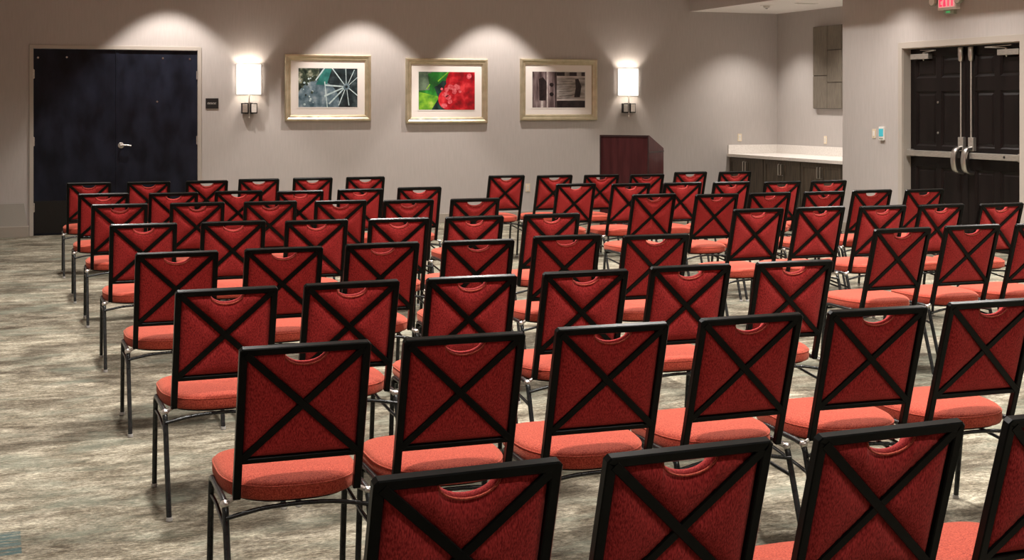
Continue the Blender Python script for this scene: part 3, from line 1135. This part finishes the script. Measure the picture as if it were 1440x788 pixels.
        obj('side_stretcher', bm, 'leg_metal', t, 50)
        # bracket that carries the back frame
        bm = nb()
        lathe(bm, [(.005, -.015), (.012, -.010), (.0135, 0), (.012, .010), (.005, .015)], (s * LW, .138, .404), 12, 'X')
        tube(bm, [(s * LW, .145, .402), (s * (HWB - h), .147, .420)], .008, 8)
        obj('back_bracket', bm, 'chrome', t, 50)
    bm = nb()
    tube(bm, arc_fillet([(-LW, .112, .366), (-.12, .118, .386), (0, .12, .391), (.12, .118, .386), (LW, .112, .366)], .06), .0075, 8)
    obj('rear_stretcher', bm, 'leg_metal', t, 50)
    bm = nb()
    tube(bm, [(-LW, .455, .385), (LW, .455, .385)], .0075, 8)
    obj('front_stretcher', bm, 'leg_metal', t, 50)
    return t


def copy_tree(o, parent=None):
    c = o.copy()
    COL.objects.link(c)
    if parent:
        c.parent = parent
    for ch in KIDS[o.name]:
        copy_tree(ch, c)
    return c


ROWS_LEFT = [
    ('nearest row', [(.903, 2.592, 1.3), (1.406, 2.585, 1.3), (1.922, 2.578, 1.4), (2.435, 2.56, 1.2)]),
    ('second-nearest row', [(.903, 4.127, -1.2), (1.414, 4.102, -1.1), (1.943, 4.115, -2.0), (2.484, 4.122, 0), (3.008, 4.112, -3.2), (3.535, 4.12, -1.5)]),
    ('third-nearest row', [(.881, 5.501, .1), (1.403, 5.517, 1.1), (1.932, 5.511, -1.2), (2.472, 5.515, -1.5), (3.011, 5.533, -1.7), (3.552, 5.505, -2.4)]),
    ('fourth-nearest row', [(.866, 6.964, -.6), (1.411, 6.977, .1), (1.954, 7.025, .4), (2.488, 6.989, -2.8), (3.052, 7.069, -2.4), (3.545, 6.926, -3.1)]),
    ('fourth-farthest row', [(.878, 8.717, -1.3), (1.433, 8.693, -1.1), (1.95, 8.594, -1.4), (2.487, 8.541, -2.2), (3.003, 8.514, -.8), (3.564, 8.516, -1.0)]),
    ('third-farthest row', [(.886, 10.521, -1.1), (1.454, 10.482, -1.3), (2.001, 10.419, -1.4), (2.528, 10.308, -2.1), (3.046, 10.194, -.5), (3.586, 10.156, -1.7)]),
    ('second-farthest row', [(.866, 11.854, -.9), (1.43, 11.747, -1.0), (1.99, 11.802, -1.3), (2.492, 11.62, .2), (3.046, 11.693, -1.5), (3.615, 11.753, -1.5)]),
    ('farthest row', [(.861, 13.627, -1.2), (1.414, 13.555, -1.0), (1.971, 13.539, -1.0), (2.509, 13.674, -.9), (3.069, 13.705, -1.1), (3.617, 13.67, -1.3)]),
]
ROWS_RIGHT = [
    ('nearest row', [(5.117, 6.755, .3), (5.652, 6.775, -1.1), (6.152, 6.73, -.5)]),
    ('second-nearest row', [(5.13, 8.419, -.4), (5.64, 8.399, -.6), (6.14, 8.339, .3), (6.637, 8.299, .8), (7.13, 8.22, .8)]),
    ('middle row', [(5.165, 10.128, .8), (5.662, 9.95, .6), (6.175, 9.948, .9), (6.69, 9.907, 0), (7.21, 9.946, .3), (7.708, 9.867, .6)]),
    ('second-farthest row', [(5.168, 11.758, .9), (5.67, 11.6, 1.2), (6.205, 11.562, 1.0), (6.705, 11.50, .8), (7.205, 11.38, .4), (7.725, 11.362, .3)]),
    ('farthest row', [(5.10, 13.437, .4), (5.597, 13.30, .6), (6.10, 13.198, .3), (6.60, 13.11, .5), (7.299, 13.418, .5), (7.80, 13.3, -.1)]),
]
ORD = ['leftmost', 'second from left', 'third from left', 'fourth from left', 'fifth from left', 'sixth from left']
master = chair_master()
KIDS = {}


def index_tree(o):
    KIDS[o.name] = list(o.children)
    for c in o.children:
        index_tree(c)


bpy.context.view_layer.update()
index_tree(master)
first = True
for block, rows in (('left', ROWS_LEFT), ('right', ROWS_RIGHT)):
    for rname, spots in rows:
        for k, (x, y, a) in enumerate(spots):
            c = master if first else copy_tree(master)
            first = False
            c.location = (x, y, 0)
            c.rotation_euler = (0, 0, math.radians(a))
            c['label'] = 'red cross-backed chair, %s, %s of the %s block' % (ORD[k], rname, block)
            c['category'] = 'chair'
            c['group'] = 'red banquet chairs in the %s block' % block
